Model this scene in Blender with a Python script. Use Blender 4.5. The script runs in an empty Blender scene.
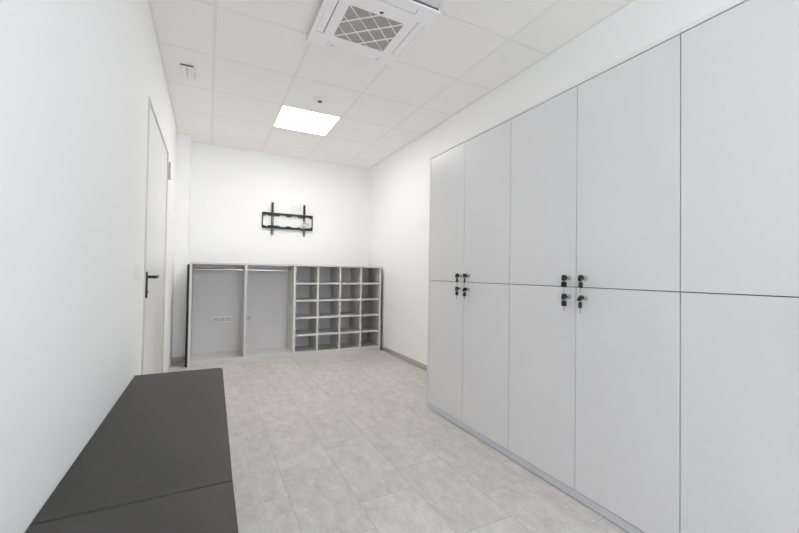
import bpy, bmesh, math, random
from mathutils import Vector, Matrix
R = math.radians
random.seed(4)
S = bpy.context.scene
COL = S.collection

# ---------------------------------------------------------------- dimensions
H = 2.802                       # ceiling height
XL, XR = -0.376, 2.274          # side walls
YB, YN = 5.575, -2.60           # far wall, wall behind the camera
GX, GY, T = -0.002, 3.258, 0.625   # ceiling grid origin and module
XC = 1.652                      # front of the tall cabinets
Y5, DW = 2.6765, 0.4675         # far edge of first cabinet door, door pitch
ZT, ZS, ZP = 2.088, 1.063, 0.048
YF = 4.934                      # front of the open shelf unit


# ---------------------------------------------------------------- materials
def srgb(r, g, b):
    f = lambda c: c / 12.92 if c <= 0.04045 else ((c + 0.055) / 1.055) ** 2.4
    return (f(r / 255), f(g / 255), f(b / 255), 1)


def mat(name, rgb, rough=0.5, metal=0.0, bump=0.0, bscale=200.0, vary=0.0, vscale=3.0, spec=0.5, coat=0.0):
    m = bpy.data.materials.new(name)
    m.use_nodes = True
    nt = m.node_tree
    b = nt.nodes['Principled BSDF']
    b.inputs['Base Color'].default_value = srgb(*rgb)
    b.inputs['Roughness'].default_value = rough
    b.inputs['Metallic'].default_value = metal
    b.inputs['Specular IOR Level'].default_value = spec
    tc = nt.nodes.new('ShaderNodeTexCoord')
    if bump > 0:
        n = nt.nodes.new('ShaderNodeTexNoise')
        n.inputs['Scale'].default_value = bscale
        n.inputs['Detail'].default_value = 3
        nt.links.new(tc.outputs['Object'], n.inputs['Vector'])
        bp = nt.nodes.new('ShaderNodeBump')
        bp.inputs['Strength'].default_value = bump
        bp.inputs['Distance'].default_value = 0.002
        nt.links.new(n.outputs['Fac'], bp.inputs['Height'])
        nt.links.new(bp.outputs['Normal'], b.inputs['Normal'])
    if vary > 0:
        n = nt.nodes.new('ShaderNodeTexNoise')
        n.inputs['Scale'].default_value = vscale
        n.inputs['Detail'].default_value = 6
        nt.links.new(tc.outputs['Object'], n.inputs['Vector'])
        mx = nt.nodes.new('ShaderNodeMix')
        mx.data_type = 'RGBA'
        c = srgb(*rgb)
        mx.inputs[6].default_value = tuple(min(1, v * (1 - vary)) for v in c[:3]) + (1,)
        mx.inputs[7].default_value = tuple(min(1, v * (1 + vary)) for v in c[:3]) + (1,)
        nt.links.new(n.outputs['Fac'], mx.inputs[0])
        nt.links.new(mx.outputs[2], b.inputs['Base Color'])
    return m


M = {}
M['wall'] = mat('white wall paint', (247, 247, 246), 0.75, bump=0.12, bscale=260, spec=0.3)
M['ceiling'] = mat('mineral ceiling tile', (249, 247, 245), 0.9, bump=0.15, bscale=420, spec=0.2)
M['tee'] = mat('ceiling grid steel', (240, 239, 236), 0.8)
M['lacquer'] = mat('light grey cabinet laminate', (226, 225, 226), 0.33, bump=0.02, bscale=900, spec=0.65)
M['carcase'] = mat('cabinet carcase board', (64, 64, 68), 0.6)  # board colour darkened so the gaps between the doors look shaded
M['plinth'] = mat('cabinet plinth board', (210, 210, 216), 0.45)
M['shelf'] = mat('grey shelf melamine', (208, 206, 203), 0.5, bump=0.02, bscale=700)
M['shelfback'] = mat('grey back panel', (218, 216, 217), 0.55)
M['shelfedge'] = mat('pale edge banding', (212, 211, 208), 0.5)
M['chrome'] = mat('chrome', (225, 225, 228), 0.12, metal=1.0)
M['steel'] = mat('brushed steel', (190, 188, 182), 0.32, metal=1.0)
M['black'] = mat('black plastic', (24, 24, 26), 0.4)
M['blackmetal'] = mat('black powder coat', (30, 30, 32), 0.45)
M['vinyl'] = mat('charcoal leatherette', (55, 53, 51), 0.5, bump=0.10, bscale=700, vary=0.05, vscale=2.2, spec=0.4)
M['seam'] = mat('dark piping', (52, 50, 49), 0.55)
M['benchbase'] = mat('bench base laminate', (176, 176, 180), 0.5)
M['door'] = mat('grey white door paint', (236, 236, 232), 0.3)
M['frame'] = mat('door frame paint', (206, 208, 204), 0.42)
M['plastic'] = mat('white plastic', (238, 238, 236), 0.35)
M['plasticgrey'] = mat('light grey plastic', (205, 205, 204), 0.45)
M['ac'] = mat('air conditioner plastic', (250, 248, 249), 0.4)
M['slot'] = mat('dark air slot and gap shade', (96, 94, 94), 0.8)
M['skirt'] = mat('stone skirting', (186, 179, 173), 0.5, vary=0.12, vscale=14)
M['socketgrey'] = mat('grey socket insert', (200, 200, 201), 0.5)
M['cable'] = mat('white cable', (228, 228, 226), 0.5)
M['keymetal'] = mat('nickel key', (200, 200, 204), 0.25, metal=1.0)
M['lens'] = mat('sensor lens', (60, 60, 62), 0.3)


def floor_material():
    m = bpy.data.materials.new('stone look floor tiles')
    m.use_nodes = True
    nt = m.node_tree
    N, L = nt.nodes.new, nt.links.new
    b = nt.nodes['Principled BSDF']
    tc = N('ShaderNodeTexCoord')
    sp = N('ShaderNodeSeparateXYZ')
    L(tc.outputs['Object'], sp.inputs[0])

    def math_(op, a, bb=None):
        n = N('ShaderNodeMath')
        n.operation = op
        for i, v in enumerate((a, bb)):
            if v is None:
                continue
            if isinstance(v, (int, float)):
                n.inputs[i].default_value = v
            else:
                L(v, n.inputs[i])
        return n.outputs[0]
    u = math_('DIVIDE', math_('SUBTRACT', sp.outputs[0], 0.078), 0.30)
    col = math_('FLOOR', u)
    fu = math_('SUBTRACT', u, col)
    v = math_('DIVIDE', math_('SUBTRACT', math_('SUBTRACT', sp.outputs[1], 1.92), math_('MULTIPLY', col, 0.2)), 0.60)
    row = math_('FLOOR', v)
    fv = math_('SUBTRACT', v, row)
    eu = math_('MULTIPLY', math_('MINIMUM', fu, math_('SUBTRACT', 1.0, fu)), 0.30)
    ev = math_('MULTIPLY', math_('MINIMUM', fv, math_('SUBTRACT', 1.0, fv)), 0.60)
    edge = math_('MINIMUM', eu, ev)
    mr = N('ShaderNodeMapRange')
    mr.inputs['From Min'].default_value = 0.0008
    mr.inputs['From Max'].default_value = 0.0016
    L(edge, mr.inputs['Value'])
    body = mr.outputs['Result']                       # 0 in the joint, 1 on the tile
    cb = N('ShaderNodeCombineXYZ')
    L(col, cb.inputs[0]); L(row, cb.inputs[1])
    wn = N('ShaderNodeTexWhiteNoise')
    L(cb.outputs[0], wn.inputs['Vector'])
    off = N('ShaderNodeVectorMath'); off.operation = 'MULTIPLY_ADD'
    L(wn.outputs['Color'], off.inputs[0])
    off.inputs[1].default_value = (7, 7, 7)
    L(tc.outputs['Object'], off.inputs[2])
    st = N('ShaderNodeMapping')
    st.inputs['Scale'].default_value = (1.0, 0.55, 1)
    L(off.outputs[0], st.inputs['Vector'])
    n1 = N('ShaderNodeTexNoise'); n1.inputs['Scale'].default_value = 16; n1.inputs['Detail'].default_value = 9; n1.inputs['Roughness'].default_value = 0.68
    n2 = N('ShaderNodeTexNoise'); n2.inputs['Scale'].default_value = 110; n2.inputs['Detail'].default_value = 5
    L(st.outputs[0], n1.inputs['Vector']); L(st.outputs[0], n2.inputs['Vector'])
    cr = N('ShaderNodeValToRGB')
    e = cr.color_ramp.elements
    e[0].position = 0.3; e[0].color = srgb(188, 183, 179)
    e[1].position = 0.72; e[1].color = srgb(216, 211, 207)
    L(n1.outputs['Fac'], cr.inputs[0])
    mx = N('ShaderNodeMix'); mx.data_type = 'RGBA'; mx.blend_type = 'SOFT_LIGHT'
    mx.inputs[0].default_value = 0.6
    L(cr.outputs[0], mx.inputs[6]); L(n2.outputs['Color'], mx.inputs[7])
    tint = N('ShaderNodeMix'); tint.data_type = 'RGBA'; tint.blend_type = 'MULTIPLY'
    tint.inputs[0].default_value = 1
    tv = N('ShaderNodeMapRange')
    tv.inputs['To Min'].default_value = 0.95; tv.inputs['To Max'].default_value = 1.03
    L(wn.outputs['Value'], tv.inputs['Value'])
    L(mx.outputs[2], tint.inputs[6]); L(tv.outputs[0], tint.inputs[7])
    jm = N('ShaderNodeMix'); jm.data_type = 'RGBA'
    jm.inputs[6].default_value = srgb(162, 158, 154)
    L(tint.outputs[2], jm.inputs[7]); L(body, jm.inputs[0])
    L(jm.outputs[2], b.inputs['Base Color'])
    b.inputs['Roughness'].default_value = 0.5
    b.inputs['Specular IOR Level'].default_value = 0.4
    hb = math_('ADD', math_('MULTIPLY', n2.outputs['Fac'], 0.15), body)
    bp = N('ShaderNodeBump'); bp.inputs['Strength'].default_value = 0.25; bp.inputs['Distance'].default_value = 0.0015
    L(hb, bp.inputs['Height']); L(bp.outputs[0], b.inputs['Normal'])
    return m


M['floor'] = floor_material()


def grille_material():
    """Fine perforated mesh of the return-air grille: round holes in a warm grey sheet."""
    m = bpy.data.materials.new('perforated grille')
    m.use_nodes = True
    nt = m.node_tree
    N, L = nt.nodes.new, nt.links.new
    b = nt.nodes['Principled BSDF']
    tc = N('ShaderNodeTexCoord')
    mp = N('ShaderNodeMapping'); mp.inputs['Scale'].default_value = (72, 72, 0)
    mp.inputs['Rotation'].default_value = (0, 0, R(45))
    L(tc.outputs['Object'], mp.inputs[0])
    fr = N('ShaderNodeVectorMath'); fr.operation = 'FRACTION'
    L(mp.outputs[0], fr.inputs[0])
    di = N('ShaderNodeVectorMath'); di.operation = 'DISTANCE'
    L(fr.outputs[0], di.inputs[0]); di.inputs[1].default_value = (0.5, 0.5, 0)
    mr = N('ShaderNodeMapRange'); mr.inputs['From Min'].default_value = 0.30; mr.inputs['From Max'].default_value = 0.42
    L(di.outputs['Value'], mr.inputs['Value'])
    mx = N('ShaderNodeMix'); mx.data_type = 'RGBA'
    mx.inputs[6].default_value = srgb(96, 90, 87); mx.inputs[7].default_value = srgb(205, 199, 196)
    L(mr.outputs[0], mx.inputs[0]); L(mx.outputs[2], b.inputs['Base Color'])
    b.inputs['Roughness'].default_value = 0.6
    return m


M['grille'] = grille_material()


def emissive(name, rgb, strength):
    m = bpy.data.materials.new(name)
    m.use_nodes = True
    nt = m.node_tree
    nt.nodes.clear()
    e = nt.nodes.new('ShaderNodeEmission')
    e.inputs[0].default_value = rgb + (1,)
    e.inputs[1].default_value = strength
    o = nt.nodes.new('ShaderNodeOutputMaterial')
    nt.links.new(e.outputs[0], o.inputs[0])
    return m


PANEL = 15.5
M['led'] = emissive('led diffuser', (1.0, 0.980, 0.960), PANEL)


def glass_material():
    m = bpy.data.materials.new('window glass')
    m.use_nodes = True
    nt = m.node_tree
    nt.nodes.clear()
    t = nt.nodes.new('ShaderNodeBsdfTransparent')
    t.inputs[0].default_value = (0.95, 0.97, 0.97, 1)
    g = nt.nodes.new('ShaderNodeBsdfGlossy'); g.inputs['Roughness'].default_value = 0.02
    mx = nt.nodes.new('ShaderNodeMixShader'); mx.inputs[0].default_value = 0.06
    o = nt.nodes.new('ShaderNodeOutputMaterial')
    nt.links.new(t.outputs[0], mx.inputs[1]); nt.links.new(g.outputs[0], mx.inputs[2]); nt.links.new(mx.outputs[0], o.inputs[0])
    return m


M['glass'] = glass_material()


# ---------------------------------------------------------------- mesh helpers
class MB:
    """Collects shapes (in the coordinates of the object to be) into ONE mesh."""

    def __init__(self):
        self.bm = bmesh.new()

    def box(self, x0, x1, y0, y1, z0, z1, bevel=0.0, seg=2):
        t = bmesh.new()
        bmesh.ops.create_cube(t, size=1)
        for v in t.verts:
            v.co = Vector((x0 if v.co.x < 0 else x1, y0 if v.co.y < 0 else y1, z0 if v.co.z < 0 else z1))
        if bevel > 0:
            bmesh.ops.bevel(t, geom=list(t.edges), offset=bevel, segments=seg, profile=0.5, affect='EDGES', clamp_overlap=True)
        return self._merge(t)

    def tube(self, p, q, r, seg=16, r2=None, cap=True, bevel=0.0):
        p, q = Vector(p), Vector(q)
        t = bmesh.new()
        d = q - p
        bmesh.ops.create_cone(t, cap_ends=cap, cap_tris=False, segments=seg, radius1=r, radius2=r if r2 is None else r2, depth=d.length)
        if bevel > 0:
            ed = [e for e in t.edges if len(e.link_faces) == 2 and any(len(f.verts) > 4 for f in e.link_faces)]
            bmesh.ops.bevel(t, geom=ed, offset=bevel, segments=2, affect='EDGES', profile=0.5)
        rot = d.to_track_quat('Z', 'Y').to_matrix().to_4x4()
        bmesh.ops.transform(t, matrix=Matrix.Translation((p + q) / 2) @ rot, verts=t.verts)
        return self._merge(t)

    def prism(self, pts, axis, a, b, bevel=0.0):
        """Polygon pts (2-D) extruded along axis from a to b; 2-D order is the other two axes in xyz order."""
        t = bmesh.new()

        def mk(u, v, w):
            return {'x': (w, u, v), 'y': (u, w, v), 'z': (u, v, w)}[axis]
        f = t.faces.new([t.verts.new(mk(u, v, a)) for u, v in pts])
        ex = bmesh.ops.extrude_face_region(t, geom=[f])
        vs = [g for g in ex['geom'] if isinstance(g, bmesh.types.BMVert)]
        d = Vector(mk(0, 0, b - a))
        bmesh.ops.translate(t, vec=d, verts=vs)
        bmesh.ops.recalc_face_normals(t, faces=t.faces)
        if bevel > 0:
            bmesh.ops.bevel(t, geom=list(t.edges), offset=bevel, segments=2, affect='EDGES', profile=0.5)
        return self._merge(t)

    def path(self, pts, r, seg=8):
        """Round tube swept along a polyline."""
        pts = [Vector(p) for p in pts]
        t = bmesh.new()
        rings = []
        for i, p in enumerate(pts):
            d = (pts[min(i + 1, len(pts) - 1)] - pts[max(i - 1, 0)]).normalized()
            up = Vector((0, 1, 0)) if abs(d.y) < 0.9 else Vector((1, 0, 0))
            a = d.cross(up).normalized(); b = d.cross(a)
            rings.append([t.verts.new(p + r * (math.cos(k * 2 * math.pi / seg) * a + math.sin(k * 2 * math.pi / seg) * b)) for k in range(seg)])
        for i in range(len(rings) - 1):
            for k in range(seg):
                t.faces.new((rings[i][k], rings[i][(k + 1) % seg], rings[i + 1][(k + 1) % seg], rings[i + 1][k]))
        t.faces.new(rings[0]); t.faces.new(rings[-1])
        bmesh.ops.recalc_face_normals(t, faces=t.faces)
        return self._merge(t)

    def lathe(self, prof, c, axis='z', seg=32):
        t = bmesh.new()
        rings = []
        for r, h in prof:
            ring = []
            for k in range(seg):
                a = 2 * math.pi * k / seg
                q = (r * math.cos(a), r * math.sin(a), h)
                if axis == 'x':
                    q = (h, r * math.cos(a), r * math.sin(a))
                ring.append(t.verts.new(Vector(q) + Vector(c)))
            rings.append(ring)
        for i in range(len(rings) - 1):
            for k in range(seg):
                t.faces.new((rings[i][k], rings[i][(k + 1) % seg], rings[i + 1][(k + 1) % seg], rings[i + 1][k]))
        t.faces.new(rings[0]); t.faces.new(rings[-1])
        bmesh.ops.remove_doubles(t, verts=t.verts, dist=1e-6)
        bmesh.ops.recalc_face_normals(t, faces=t.faces)
        return self._merge(t)

    def rot(self, mtx):
        bmesh.ops.transform(self.bm, matrix=mtx, verts=self.bm.verts)
        return self

    def _merge(self, t):
        me = bpy.data.meshes.new('tmp')
        t.to_mesh(me); t.free()
        self.bm.from_mesh(me)
        bpy.data.meshes.remove(me)
        return self

    def build(self, name, m, parent=None, smooth=True, loc=None):
        me = bpy.data.meshes.new(name)
        self.bm.to_mesh(me); self.bm.free()
        o = bpy.data.objects.new(name, me)
        COL.objects.link(o)
        me.materials.append(M[m] if isinstance(m, str) else m)
        if smooth:
            me.shade_smooth()
            me.set_sharp_from_angle(angle=R(24))
        if parent:
            o.parent = parent
        if loc:
            o.location = loc
        return o


def thing(name, label, cat, loc, group=None):
    o = bpy.data.objects.new(name, None)
    o.empty_display_size = 0.1
    COL.objects.link(o)
    o.location = loc
    tag(o, label, cat, group)
    return o


def tag(o, label, cat, group=None):
    o['label'] = label
    o['category'] = cat
    if group:
        o['group'] = group
    return o


def struct(o):
    o['kind'] = 'structure'
    return o


def copy_thing(root):
    def rec(o, par):
        c = o.copy()
        COL.objects.link(c)
        if par:
            c.parent = par
        for ch in list(o.children):
            rec(ch, c)
        return c
    return rec(root, None)


# ---------------------------------------------------------------- the room
W = 0.15
struct(MB().box(XL - W, XR + W, YN - W, YB + W, -0.1, 0).build('floor', 'floor'))

# ceiling: the lay-in tiles (shallow raised edges) as one structure, the visible tees as its part
ce = MB()
ce.box(XL - W, XR + W, YN - W, YB + W, H + 0.008, H + 0.12)
xs = [GX + T * i for i in range(-1, 6)]
ys = [GY + T * j for j in range(-11, 6)]
holes = []
CASS = (0.587, 1.272, 1.972, 2.661)          # ceiling cassette
for i in range(len(xs) - 1):
    for j in range(len(ys) - 1):
        x0, x1 = max(xs[i] + 0.012, XL), min(xs[i + 1] - 0.012, XR)
        y0, y1 = max(ys[j] + 0.012, YN), min(ys[j + 1] - 0.012, YB)
        if x1 - x0 < 0.03 or y1 - y0 < 0.03:
            continue
        cx, cy = (x0 + x1) / 2, (y0 + y1) / 2
        if abs(cx - 0.9355) < 0.05 and (abs(cy - 4.1955) < 0.05 or abs(cy + 1.4295) < 0.05):
            continue                            # the lamps lie in these fields
        ce.box(x0, x1, y0, y1, H, H + 0.009, bevel=0.001, seg=1)
ceiling = struct(ce.build('ceiling', 'ceiling', smooth=False))
te = MB()
for x in xs:
    if XL < x < XR:
        te.box(x - 0.012, x + 0.012, YN, YB, H + 0.0012, H + 0.0085)
for y in ys:
    if YN < y < YB:
        te.box(XL, XR, y - 0.012, y + 0.012, H + 0.0014, H + 0.0083)
te.build('ceiling_grid', 'tee', ceiling, smooth=False)
an = MB()
an.box(XL, XL + 0.018, YN, YB, H - 0.0015, H + 0.002)
an.box(XR - 0.018, XR, YN, YB, H - 0.0015, H + 0.002)
an.box(XL, XR, YB - 0.018, YB, H - 0.0014, H + 0.002)
an.box(XL, XR, YN, YN + 0.018, H - 0.0014, H + 0.002)
struct(an.build('trim_1', 'tee', smooth=False))

# left wall with the door opening
DY0, DY1, DZ = 2.915, 4.236, 2.256
wl = MB()
wl.box(XL - W, XL, YN - W, DY0, 0, H + 0.01)
wl.box(XL - W, XL, DY1, YB + W, 0, H + 0.01)
wl.box(XL - W, XL, DY0, DY1, DZ, H + 0.01)
struct(wl.build('wall_left', 'wall', smooth=False))
struct(MB().box(XR, XR + W, YN - W, YB + W, 0, H + 0.01).build('wall_right', 'wall', smooth=False))
struct(MB().box(XL, XR, YB, YB + W, 0, H + 0.01).build('wall_back', 'wall', smooth=False))
struct(MB().box(XL, -0.240, 5.305, YB, 0, H).build('wall_corner', 'wall', smooth=False))

# wall behind the camera with an assumed window, added for the light level
WX0, WX1, WZ0, WZ1 = 0.70, 2.15, 0.90, 2.40
wn = MB()
wn.box(XL, WX0, YN - W, YN, 0, H + 0.01)
wn.box(WX1, XR, YN - W, YN, 0, H + 0.01)
wn.box(WX0, WX1, YN - W, YN, 0, WZ0)
wn.box(WX0, WX1, YN - W, YN, WZ1, H + 0.01)
struct(wn.build('wall_front', 'wall', smooth=False))
wf = MB()
wy0, wy1 = YN - 0.11, YN - 0.05
for a, b, c, d in ((WX0, WX1, WZ0, WZ0 + 0.06), (WX0, WX1, WZ1 - 0.06, WZ1)):
    wf.box(a, b, wy0, wy1, c, d, 0.004)
for a, b in ((WX0, WX0 + 0.06), (WX1 - 0.06, WX1), ((WX0 + WX1) / 2 - 0.045, (WX0 + WX1) / 2 + 0.045)):
    wf.box(a, b, wy0 + 0.001, wy1 - 0.001, WZ0 + 0.055, WZ1 - 0.055, 0.004)
win = struct(wf.build('added_window_1', 'plastic'))
MB().box(WX0 + 0.05, WX1 - 0.05, YN - 0.085, YN - 0.075, WZ0 + 0.05, WZ1 - 0.05).build('pane', 'glass', win, smooth=False)
MB().box(WX0 - 0.03, WX1 + 0.03, YN - 0.05, YN + 0.05, WZ0 - 0.025, WZ0 + 0.001, 0.004).build('window_sill', 'plastic', win)

# skirtings
SK, ST = 0.058, 0.010
def skirting(name, *a):
    struct(MB().box(*a, 0.0, SK, bevel=0.0025).build(name, 'skirt'))
skirting('baseboard_right', XR - ST, XR, 2.72, YB - ST)
skirting('baseboard_back', -0.240, XR, YB - ST, YB)
skirting('baseboard_corner', XL, -0.240, 5.305 - ST, 5.305)
skirting('baseboard_front', XL, XR, YN, YN + ST)

# door in the left wall
fx0, fx1 = XL - 0.10, XL + 0.006
fr = MB()
fr.box(fx0, fx1, DY0, DY0 + 0.045, 0, DZ, 0.003)
fr.box(fx0, fx1, DY1 - 0.018, DY1, 0, DZ, 0.003)
fr.box(fx0, fx1, DY0 + 0.045, DY1 - 0.018, DZ - 0.014, DZ, 0.003)
door = struct(fr.build('door_1', 'frame'))
door['label'] = 'pale grey closed door with black lever handle in the left wall'
LY0, LY1 = DY0 + 0.048, DY1 - 0.0205
lx = XL - 0.004                                   # face of the leaf
leaf = MB().box(lx - 0.05, lx, LY0, LY1, 0.006, DZ - 0.017, 0.002).build('door_leaf', 'door', door)
hd = MB()
hy = 3.055
hd.box(lx - 0.0005, lx + 0.009, hy - 0.021, hy + 0.021, 0.925, 1.105, 0.004)
hd.tube((lx + 0.005, hy, 1.07), (lx + 0.052, hy, 1.07), 0.0105, 20)
hd.box(lx + 0.041, lx + 0.060, hy - 0.012, hy + 0.150, 1.058, 1.081, 0.007, 3)
hd.tube((lx + 0.008, hy, 0.965), (lx + 0.013, hy, 0.965), 0.0085, 20)
handle = hd.build('door_handle', 'black', door)
handle['label'] = 'black lever handle on a long plate'
hg = MB()
hgy, hgx = DY1 + 0.012, XL + 0.017
for z0, z1 in ((1.995, 2.050), (2.053, 2.110), (2.113, 2.168)):
    hg.tube((hgx, hgy, z0), (hgx, hgy, z1), 0.0105, 20, bevel=0.0015)
hg.box(hgx - 0.012, hgx - 0.004, hgy - 0.004, hgy + 0.02, 2.01, 2.155)
hg.build('hinge', 'steel', door)['label'] = 'steel barrel hinge'

# ---------------------------------------------------------------- light switch by the door
sw = thing('light_switch', 'white double rocker light switch on left wall beside door frame', 'light switch', (XL, 2.625, 1.11))
MB().box(0, 0.009, -0.042, 0.042, -0.045, 0.045, 0.003).build('switch_plate', 'plastic', sw)
for s in (-1, 1):
    MB().prism([(0.0088, -0.034), (0.0125, -0.034), (0.0105, 0.034), (0.0088, 0.034)], 'y', s * 0.0165 - 0.0158, s * 0.0165 + 0.0158).build('rocker', 'plastic', sw)

# ---------------------------------------------------------------- ceiling lamps
def ceiling_lamp(y, label):
    cx = GX + 1.5 * T
    t = thing('ceiling_light', label, 'ceiling light', (cx, y, H), 'square led ceiling panels')
    h = T / 2 - 0.001
    f = MB()
    for a, b, c, d in ((-h, h, -h, -h + 0.014), (-h, h, h - 0.014, h), (-h, -h + 0.014, -h + 0.014, h - 0.014), (h - 0.014, h, -h + 0.014, h - 0.014)):
        f.box(a, b, c, d, -0.002, 0.008)
    f.build('light_frame', 'plastic', t, smooth=False)
    MB().box(-h + 0.013, h - 0.013, -h + 0.013, h - 0.013, 0.0, 0.007).build('diffuser', 'led', t, smooth=False)
    return t


ceiling_lamp(GY + 1.5 * T, 'glowing square led panel light set in the white tiled ceiling')
ceiling_lamp(GY - 7.5 * T, 'added unseen square led ceiling panel behind the camera')  # unseen second panel, added to lift the light in the near half

# ---------------------------------------------------------------- ceiling cassette air conditioner
ax, ay = (CASS[0] + CASS[1]) / 2, (CASS[2] + CASS[3]) / 2
ac = thing('air_conditioner', 'white square cassette air conditioner with grey grille in the ceiling', 'air conditioner', (ax, ay, H))
hx, hyy = (CASS[1] - CASS[0]) / 2, (CASS[3] - CASS[2]) / 2
pn = MB()
zb = -0.034                                          # underside of the panel
cutx, cuty = 0.191, 0.174                            # half size of the grille opening
gyo = 0.030                                          # the grille sits towards the far side
# ring of four border pieces, leaving shallow slots for the louvres
sl = 0.205; sA, sB = 0.258, 0.316                    # slot half length, slot inner / outer distance
pn.prism([(-hx, -hyy), (hx, -hyy), (hx, hyy), (-hx, hyy)], 'z', zb + 0.010, zb + 0.013)
MB().box(-hx + 0.010, hx - 0.010, -hyy + 0.010, hyy - 0.010, zb + 0.0132, -0.0002).build('panel_gap_shade', 'slot', ac, smooth=False)  # dark sheet put in as the shadow gap above the panel
def ring(x0, x1, y0, y1):
    pn.box(x0, x1, y0, y1, zb, zb + 0.011)
ring(-hx, hx, sB, hyy); ring(-hx, hx, -hyy, -sB)
ring(-hx, -sB, -sB, sB); ring(sB, hx, -sB, sB)
for s in (-1, 1):
    for a, b in ((-sB, -sl), (sl, sB)):
        ring(a, b, min(s * sA, s * sB), max(s * sA, s * sB))
        if abs(a) < sA or True:
            ring(min(s * sA, s * sB), max(s * sA, s * sB), max(a, -sA) if a < 0 else a, b if b < sA else sA)
ring(-sA, -cutx, -sA, sA); ring(cutx, sA, -sA, sA)
ring(-cutx, cutx, gyo + cuty, sA); ring(-cutx, cutx, -sA, gyo - cuty)
pn.build('housing_panel', 'ac', ac, smooth=False)
for k in range(4):
    m = MB()
    m.box(-sl + 0.003, sl - 0.003, sA + 0.0055, sB - 0.0015, zb + 0.001, zb + 0.007, 0.0025)
    m.rot(Matrix.Rotation(k * math.pi / 2, 4, 'Z'))
    m.build('air_flap', 'ac', ac)
    m = MB()
    m.box(-sl, sl, sA, sB, zb + 0.0075, zb + 0.0105)
    m.rot(Matrix.Rotation(k * math.pi / 2, 4, 'Z'))
    m.build('air_slot', 'slot', ac, smooth=False)
g = MB().box(-cutx, cutx, gyo - cuty, gyo + cuty, zb + 0.004, zb + 0.0105).build('grille', 'grille', ac, smooth=False)
lat = MB()
zl0, zl1 = zb - 0.001, zb + 0.005


def clip_bar(ox, oy, dx, dy, w):
    """A lattice bar through (ox, oy) along (dx, dy), cut at the grille opening."""
    ts = []
    lo, hi = -9, 9
    for o, d, a, b in ((ox, dx, -cutx, cutx), (oy, dy, gyo - cuty, gyo + cuty)):
        t0, t1 = (a - o) / d, (b - o) / d
        lo, hi = max(lo, min(t0, t1)), min(hi, max(t0, t1))
    if hi - lo < 0.03:
        return
    lo += w * 0.5; hi -= w * 0.5
    l = math.hypot(dx, dy)
    nx, ny = -dy / l * w / 2, dx / l * w / 2
    p, q = (ox + dx * lo, oy + dy * lo), (ox + dx * hi, oy + dy * hi)
    lat.prism([(p[0] + nx, p[1] + ny), (q[0] + nx, q[1] + ny), (q[0] - nx, q[1] - ny), (p[0] - nx, p[1] - ny)], 'z', zl0, zl1)


for k in (-1, 0, 1):                                  # the broad diagonals
    clip_bar(0.0, gyo + 0.165 * k, cutx, -cuty, 0.0075)
for k in (-2, -1, 0, 1, 2):                           # the thinner ones across them
    clip_bar(0.0, gyo + 0.112 * k, cutx, cuty, 0.0032)
lat.build('grille_lattice', 'ac', g, smooth=False)
MB().box(-0.012, 0.012, -0.009, 0.009, zb - 0.0015, zb + 0.001).build('indicator', 'lens', ac, loc=(0.01, gyo - cuty - 0.030, 0))
for x, y in ((-0.165, hyy - 0.036), (0.185, hyy - 0.036)):
    MB().lathe([(0.0, 0.001), (0.0075, 0.001), (0.0075, -0.0015), (0.0, -0.0015)], (x, y, zb), seg=16).build('screw_cap', 'plasticgrey', ac)

# ---------------------------------------------------------------- presence sensor and ceiling box
ps = thing('presence_sensor', 'small round white presence sensor on ceiling beside lit panel', 'sensor', (0.930, 3.582, H))
MB().lathe([(0, 0.0), (0.058, 0.0), (0.056, -0.008), (0.048, -0.016), (0.030, -0.019), (0, -0.019)], (0, 0, 0), seg=40).build('sensor_body', 'plastic', ps)
MB().lathe([(0, -0.0185), (0.024, -0.0185), (0.022, -0.023), (0.015, -0.028), (0.006, -0.030), (0, -0.0302)], (0, 0, 0), seg=32).build('sensor_lens', 'lens', ps)

bx = thing('ceiling_detector', 'small square white detector box on the ceiling near left wall', 'detector', (-0.196, 3.595, H))
MB().box(-0.046, 0.046, -0.094, 0.094, -0.014, 0.0, 0.001).build('edge_shade_plate', 'slot', bx, smooth=False)  # dark plate painting the shaded edge above the covers
for s in (-1, 1):
    MB().box(-0.0525 if s < 0 else 0.0012, -0.0012 if s < 0 else 0.0525, -0.100, 0.100, -0.036, -0.0142, 0.003).build('cover', 'plastic', bx)

# ---------------------------------------------------------------- wall mount for a screen
mt = thing('tv_wall_mount', 'black metal flat screen wall mount on the white end wall', 'wall mount', (1.010, YB, 1.842))


def rail(z, sgn):
    m = MB()
    m.box(-0.354, 0.354, -0.022, -0.018, z - 0.026, z + 0.026)
    return m


def scalloped(z, sgn):
    """Horizontal rail: straight outer edge, inner edge cut by long shallow notches."""
    x0, x1 = -0.352, 0.352
    out = z + sgn * 0.026
    inn = z - sgn * 0.016
    deep = z - sgn * 0.002
    pts = [(x0, out), (x1, out), (x1, inn)]
    xs_ = [0.29, 0.22, 0.16, 0.06, 0.02, -0.08, -0.12, -0.30]
    lv = [inn, deep, deep, inn, inn, deep, inn, inn]
    seq = [(0.315, inn), (0.300, deep), (0.250, deep), (0.235, inn), (0.150, inn), (0.130, deep), (0.050, deep), (0.030, inn),
           (-0.020, inn), (-0.040, deep), (-0.110, deep), (-0.130, inn), (-0.270, inn), (-0.285, deep), (-0.315, deep), (-0.330, inn)]
    pts += seq + [(x0, inn)]
    m = MB()
    m.prism(pts, 'y', -0.024, -0.019)
    m.box(x0, x1, -0.036, -0.019, min(out, out + sgn * 0.004), max(out, out + sgn * 0.004))
    return m


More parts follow.
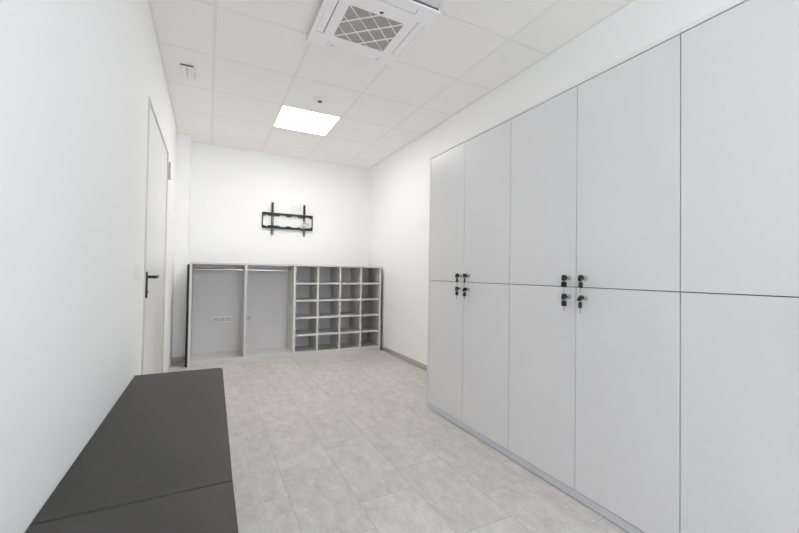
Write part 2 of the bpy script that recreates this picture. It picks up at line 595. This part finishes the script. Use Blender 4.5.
scalloped(0.083, 1).build('rail', 'blackmetal', mt, smooth=False)
scalloped(-0.083, -1).build('rail', 'blackmetal', mt, smooth=False)
for s in (-1, 1):
    x = s * 0.352
    m = MB()
    m.box(x - 0.007, x + 0.007, -0.020, -0.002, -0.109, 0.109, 0.001)
    m.build('end_bracket', 'blackmetal', mt)
    m = MB()
    ax_ = -0.222 if s < 0 else 0.226
    for a, b in ((-0.013, -0.006), (0.006, 0.013)):
        m.box(ax_ + a, ax_ + b, -0.050, -0.045, -0.206, 0.258)
    z = -0.206
    while z < 0.25:                                   # webs between the row of holes
        m.box(ax_ - 0.0062, ax_ + 0.0062, -0.050, -0.045, z, min(z + (0.012 if z < 0.10 else 0.030), 0.258))
        z += 0.032
    for a, b in ((-0.015, -0.012), (0.012, 0.015)):
        m.box(ax_ + a, ax_ + b, -0.050, -0.034, -0.206, 0.258)
    m.box(ax_ - 0.015, ax_ + 0.015, -0.046, -0.034, 0.062, 0.108)
    m.box(ax_ - 0.015, ax_ + 0.015, -0.046, -0.034, -0.108, -0.062)
    m.build('upright_arm', 'blackmetal', mt, smooth=False)

# white cable bundled behind the mount
cb = MB()
pts = []
for k in range(120):
    a = k * 0.37
    r_ = 0.030 + 0.022 * math.sin(k * 0.61 + 1.0)
    pts.append((1.240 + 1.5 * r_ * math.cos(a), YB - 0.056 - 0.0022 * (k % 9), 1.800 + r_ * math.sin(a * 1.07)))
pts += [(1.240 + 0.02 * k / 6, YB - 0.056 + 0.051 * k / 6, 1.80 + 0.03 * k / 6) for k in range(1, 7)]
cb.path(pts, 0.0040, 6)
tag(cb.build('cable', 'cable'), 'white cable looped around right arm of the black wall mount', 'cable')


def wall_socket(name, loc, n, label, group):
    """A plate with n round socket inserts, facing -Y."""
    t = thing(name, label, 'power socket', loc, group)
    w = 0.0355 * n + 0.0045
    MB().box(-w, w, -0.009, 0, -0.0405, 0.0405, 0.0025).build('frame_plate', 'plastic', t)
    for k in range(n):
        x = (k - (n - 1) / 2) * 0.071
        m = MB()
        prof = [(0.0255, 0.0), (0.0255, -0.002), (0.0225, -0.003), (0.0195, 0.004), (0, 0.004)]
        tt = MB().lathe(prof, (0, 0, 0), seg=32)
        tt.rot(Matrix.Translation((x, -0.0085, 0)) @ Matrix.Rotation(math.pi / 2, 4, 'X') @ Matrix.Scale(-1, 4, (0, 0, 1)))
        bmesh.ops.recalc_face_normals(tt.bm, faces=tt.bm.faces)
        if group:
            tt.box(x - 0.0325, x + 0.0325, -0.0095, -0.0085, -0.026, 0.026)
        ins = tt.build('socket_insert', 'socketgrey' if group else 'plastic', t)
        p = MB()
        for s in (-1, 1):
            p.tube((x + s * 0.0095, -0.0135, 0), (x + s * 0.0095, -0.0125, 0), 0.0028, 12)
        p.build('pin_hole', 'black', ins)
    return t


wall_socket('wall_socket', (1.118, YB, 2.055), 2, 'white double socket on end wall above the black wall mount', None)

# ---------------------------------------------------------------- open wardrobe and cubby shelf unit
BX0, BX1, BH = -0.197, 2.224, 1.212
BD = 0.430                                            # depth
TH = 0.026
un = thing('open_shelf_unit', 'low grey open wardrobe and cubby shelf unit along the end wall', 'shelf unit', (BX0, YF, 0))
BWID = BX1 - BX0
e = 0.0012                                            # banded front edge
def board(name, x0, x1, z0, z1, y0=0.0, y1=BD, m='shelf'):
    o = MB().box(x0, x1, y0 + 0.0008, y1, z0, z1, 0.0006, 1).build(name, m, un, smooth=False)
    b = MB().box(x0 + 0.0005, x1 - 0.0005, y0, y0 + 0.0012, z0 + 0.0005, z1 - 0.0005).build('edge_band', 'shelfedge', o, smooth=False)
    return o


ZB0, ZB1 = 0.045, 0.070                               # bottom board
xl = lambda x: x - BX0
board('side_panel', 0, TH, 0.002, BH - 0.021)
board('side_panel', BWID - TH, BWID, 0.002, BH - 0.021)
board('top_board', 0, BWID, BH - 0.0205, BH)
DIV = [0.410, 1.000, 1.306, 1.613, 1.918]
inner0, inner1 = TH + 0.0005, BWID - TH - 0.0005
board('bottom_board', inner0, inner1, ZB0, ZB1)
for d in DIV:
    t = TH if d in (0.410,) else (0.030 if d == 1.000 else 0.022)
    board('divider', xl(d) - t / 2, xl(d) + t / 2, ZB1 + 0.0003, BH - 0.021, 0.001)
MB().box(inner0, inner1, 0.006, 0.024, 0.0, ZB0 - 0.0005).build('plinth', 'shelf', un, smooth=False)
MB().box(inner0, inner1, BD - 0.012, BD, ZB1 + 0.0003, BH - 0.021).build('back_panel', 'shelfback', un, smooth=False)
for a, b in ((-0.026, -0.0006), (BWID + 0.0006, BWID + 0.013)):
    MB().box(a, b, 0.012, 0.034, 0.0, BH - 0.025).build('side_gap_shade', 'black', un, smooth=False)['label'] = 'narrow black strip standing in for the shaded gap at the side'  # black strips painting the dark of the gaps beside the unit
cells = [(xl(1.000) + 0.015, xl(1.306) - 0.011), (xl(1.306) + 0.011, xl(1.613) - 0.011), (xl(1.613) + 0.011, xl(1.918) - 0.011), (xl(1.918) + 0.011, inner1)]
levels = [0.297, 0.524, 0.750, 0.975]                 # shelf top heights
for a, b in cells:
    for z in levels:
        board('shelf', a + 0.0003, b - 0.0003, z - 0.022, z, 0.002, BD - 0.0125)
for a, b in ((inner0, xl(0.410) - TH / 2), (xl(0.410) + TH / 2, xl(1.000) - 0.015)):
    m = MB()
    m.tube((a + 0.004, 0.21, 1.133), (b - 0.004, 0.21, 1.133), 0.0125, 24)
    r_ = m.build('hanging_rail', 'chrome', un)
    for x, s in ((a, 1), (b, -1)):
        q = MB().tube((x + s * 0.0003, 0.21, 1.133), (x + s * 0.007, 0.21, 1.133), 0.019, 24, bevel=0.001)
        q.build('rail_bracket', 'chrome', r_)

# sockets on the back panel of the wardrobe bays
yb = YF + BD - 0.0125
wall_socket('wall_socket', (0.170, yb, 0.490), 3, 'white triple socket strip in the left bay of the grey shelf unit', 'sockets in the shelf unit')
wall_socket('wall_socket', (0.489, yb, 0.495), 1, 'white single socket half hidden by the divider in the second wardrobe bay', 'sockets in the shelf unit')

# ---------------------------------------------------------------- tall cabinets
GAP = 0.0019
CW = 2 * DW
DT = 0.019
CD = XR - XC - 0.004                                  # depth


def key_meshes():
    """lock cylinder, key in it, second key hanging from it; door front plane is x = 0, -x into the room."""
    lk = MB().lathe([(0, 0.0005), (0.0125, 0.0005), (0.0125, -0.003), (0.0095, -0.005), (0.0095, -0.013), (0.008, -0.0145), (0, -0.0145)], (0, 0, 0), axis='x', seg=28)
    return lk


def key_head(m, cx, cz, ang, cy=0.0):
    """Bow of a key: rounded black plate, about 24 mm across."""
    t = MB()
    pr = [(-0.013, -0.009), (-0.009, -0.0125), (0.009, -0.0125), (0.0125, -0.009), (0.0125, 0.006), (0.008, 0.0115), (0.0, 0.0135), (-0.008, 0.0115), (-0.013, 0.006)]
    t.prism(pr, 'y', -0.0045, 0.0045, 0.0012)
    t.rot(Matrix.Translation((cx, cy, cz)) @ ang @ Matrix.Scale(1.18, 4))
    me = bpy.data.meshes.new('t'); t.bm.to_mesh(me); t.bm.free()
    m.bm.from_mesh(me); bpy.data.meshes.remove(me)


def cabinet_door(parent, y0, y1, z0, z1, lock_y, lock_z, tilt, fob, hinge_side):
    d = MB().box(0, DT, y0, y1, z0, z1, 0.0012, 2).build('door', 'lacquer', parent, smooth=False)
    lk = key_meshes().build('lock', 'steel', d, loc=(0, lock_y, lock_z))
    k = MB()
    k.box(-0.026, -0.0145, -0.0045, 0.0045, -0.0012, 0.0012)
    k.tube((-0.020, 0, 0), (-0.0145, 0, 0), 0.0035, 12)
    key_head(k, -0.036, 0.0, Matrix.Rotation(R(tilt), 4, 'X') @ Matrix.Rotation(R(90), 4, 'Y'))
    k.build('key', 'black', d, loc=(0, lock_y, lock_z))
    f = MB()
    key_head(f, -0.038, -0.033, Matrix.Rotation(R(fob), 4, 'Z'))
    f.build('spare_key_bow', 'black', d, loc=(0, lock_y, lock_z))
    b = MB()
    # split ring through both bows and the blade of the hanging key
    ring = [(-0.040 + 0.0, 0.010 * math.sin(a), -0.014 + 0.013 * math.cos(a)) for a in [i * 2 * math.pi / 24 for i in range(25)]]
    b.path(ring, 0.0008, 6)
    b.box(-0.0405, -0.0365, -0.001, 0.001, -0.074, -0.044)
    for q in range(4):
        b.box(-0.0365, -0.0350, -0.001, 0.001, -0.072 + q * 0.006, -0.069 + q * 0.006)
    b.build('key_blade', 'keymetal', d, loc=(0, lock_y, lock_z))
    return d


LABELS = ['tall light grey four-door cabinet at the far end of the row',
          'tall light grey four-door cabinet in the middle of the row',
          'tall light grey four-door cabinet nearest, at the right frame edge']


def tall_cabinet(i):
    ya = Y5 - i * CW                                  # far edge of the doors
    yc = ya - CW
    t = thing('tall_cabinet', LABELS[i], 'cabinet', (XC, ya, 0), 'tall grey cabinets along the right wall')
    far_end = (i == 0)
    o0 = 0.020 if far_end else -0.0004                # the end cabinet has an outer end panel
    # carcase: sides, top, bottom, middle board and back as one shell behind the doors
    c = MB()
    x0, x1 = DT + 0.002, CD
    c.box(x0, x1, -0.0185, -0.0005, ZP, ZT - 0.003)
    c.box(x0, x1, -CW + 0.0005, -CW + 0.0185, ZP, ZT - 0.003)
    c.box(x0, x1, -CW + 0.0185, -0.0185, ZP, ZP + 0.018)
    c.box(x0, x1, -CW + 0.0185, -0.0185, ZT - 0.021, ZT - 0.003)
    c.box(x0, x1, -CW + 0.0185, -0.0185, ZS - 0.009, ZS + 0.009)
    c.box(x1 - 0.006, x1, -CW + 0.0185, -0.0185, ZP + 0.018, ZT - 0.021)
    c.build('carcase', 'carcase', t, smooth=False)
    top0 = ZT + 0.0058
    MB().box(0.0, CD, -CW + 0.0004, o0, top0, top0 + 0.017, 0.0008, 1).build('top_board', 'plastic', t, smooth=False)
    MB().box(0.030, CD, -CW + 0.01, -0.01, ZT - 0.003, top0).build('top_spacer', 'carcase', t, smooth=False)
    MB().box(0.004, 0.022, -CW + 0.0004, o0 if not far_end else 0.0, 0.005, ZP - 0.0045).build('plinth', 'plinth', t, smooth=False)
    MB().box(0.009, 0.022, -CW + 0.0004, 0.0, 0.0, 0.0049).build('floor_gap_shade', 'carcase', t, smooth=False)  # dark strip standing in for the shaded gap at the floor
    if far_end:
        MB().box(0.0, CD, 0.0012, 0.020, 0.0, top0 - 0.0005, 0.0008, 1).build('end_panel', 'lacquer', t, smooth=False)
    lk, ln = (0.041, 0.054) if i else (0.028, 0.064)
    far = (-DW + GAP, -GAP)
    near = (-CW + GAP, -DW - GAP)
    up, lo = (ZS + GAP, ZT), (ZP, ZS - GAP)
    rr = [(0, 80), (12, 60), (5, 75), (35, 20)] if i else [(20, 70), (0, 60), (15, 80), (35, 25)]
    cabinet_door(t, *far, *up, -DW + lk, 1.109, rr[0][0], rr[0][1], 0)
    cabinet_door(t, *near, *up, -DW - ln, 1.109, rr[1][0], rr[1][1], 0)
    cabinet_door(t, *far, *lo, -DW + lk, 1.013, rr[2][0], rr[2][1], 0)
    cabinet_door(t, *near, *lo, -DW - ln, 1.011, rr[3][0], rr[3][1], 0)
    return t


for i in range(3):
    tall_cabinet(i)

# ---------------------------------------------------------------- upholstered bench
BZ = 0.498
bn = thing('upholstered_bench', 'long charcoal leatherette bench in the left foreground along the wall', 'bench', (XL, 0, 0))
bw = 0.453
by0, by1, bs = -0.22, 2.668, 1.218
MB().box(0.006, bw - 0.02, by0 + 0.012, by1 - 0.012, 0.06, BZ - 0.075, 0.002).build('bench_base', 'benchbase', bn, smooth=False)
MB().box(0.02, bw - 0.06, by0 + 0.05, by1 - 0.05, 0.0, 0.060).build('bench_plinth', 'plinth', bn, smooth=False)


def cushion(y0, y1, round_far):
    """Flat pad, soft top edges; the outer room-side corner is rounded."""
    x0, x1 = 0.0006, bw
    z0, z1 = BZ - 0.0745, BZ
    rad = 0.036
    def outline(ins):
        pts = [(x0 + ins, y0 + ins), (x1 - ins, y0 + ins)]
        if round_far:
            for k in range(7):
                a = k * math.pi / 2 / 6
                pts.append((x1 - rad + (rad - ins) * math.cos(a), y1 - rad + (rad - ins) * math.sin(a)))
        else:
            pts.append((x1 - ins, y1 - ins))
        pts.append((x0 + ins, y1 - ins))
        return pts
    if round_far:                                     # the pad runs a touch wider towards its far end
        base = outline
        outline = lambda ins: [(x + (0.015 * (y - y0) / (y1 - y0) if x > 0.2 else 0), y) for x, y in base(ins)]
    bm = bmesh.new()
    prof = [(0.004, z0), (0.0, z0 + 0.004)]
    for k in range(7):
        a = k * math.pi / 2 / 6
        prof.append((0.007 - 0.007 * math.cos(a), z1 - 0.007 + 0.007 * math.sin(a)))
    rings = [[bm.verts.new((x, y, z)) for x, y in outline(i)] for i, z in prof]
    n = len(rings[0])
    for a, b in zip(rings, rings[1:]):
        for k in range(n):
            bm.faces.new((a[k], a[(k + 1) % n], b[(k + 1) % n], b[k]))
    bm.faces.new(rings[0]); bm.faces.new(rings[-1])
    bmesh.ops.recalc_face_normals(bm, faces=bm.faces)
    m = MB(); m.bm.free(); m.bm = bm
    o = m.build('cushion', 'vinyl', bn)
    return o


cushion(by0, bs - 0.001, False)
cushion(bs + 0.001, by1, True)

# ---------------------------------------------------------------- camera
cam = bpy.data.cameras.new('camera')
cam.sensor_width = 36
cam.lens = 373.35 / 799 * 36
cam.clip_start = 0.02
co = bpy.data.objects.new('camera', cam)
COL.objects.link(co)
yaw, pitch, roll = R(27.0414), R(1.0187), R(0.8482)
F = Vector((math.sin(yaw) * math.cos(pitch), math.cos(yaw) * math.cos(pitch), math.sin(pitch)))
Rt = Vector((math.cos(yaw), -math.sin(yaw), 0))
U = Rt.cross(F)
X = Rt * math.cos(roll) - U * math.sin(roll)
ROLLSIGN = 1
# image right axis = cos*R + sin*U, image up axis = -sin*R + cos*U
X = Rt * math.cos(roll) + U * math.sin(roll)
Yv = -Rt * math.sin(roll) + U * math.cos(roll)
mw = Matrix((X, Yv, -F)).transposed().to_4x4()
mw.translation = Vector((0, 0, 1.1206))
co.matrix_world = mw
S.camera = co

# ---------------------------------------------------------------- daylight through the added window
w = bpy.data.worlds.new('sky')
S.world = w
w.use_nodes = True
bg = w.node_tree.nodes['Background']
bg.inputs[0].default_value = (0.78, 0.87, 1.0, 1)
bg.inputs[1].default_value = 8.5
pl = bpy.data.lights.new('window_portal', 'AREA')
pl.shape = 'RECTANGLE'
pl.size = WX1 - WX0
pl.size_y = WZ1 - WZ0
pl.cycles.is_portal = True
po = bpy.data.objects.new('window_portal', pl)
COL.objects.link(po)
po.location = ((WX0 + WX1) / 2, YN - W - 0.01, (WZ0 + WZ1) / 2)
po.rotation_euler = (R(90), 0, 0)

S.view_settings.view_transform = 'Standard'
S.view_settings.look = 'None'
S.view_settings.gamma = 1
S.view_settings.use_curve_mapping = False
S.view_settings.exposure = 0.40
S.cycles.max_bounces = 14
S.cycles.diffuse_bounces = 10
S.cycles.sample_clamp_indirect = 8
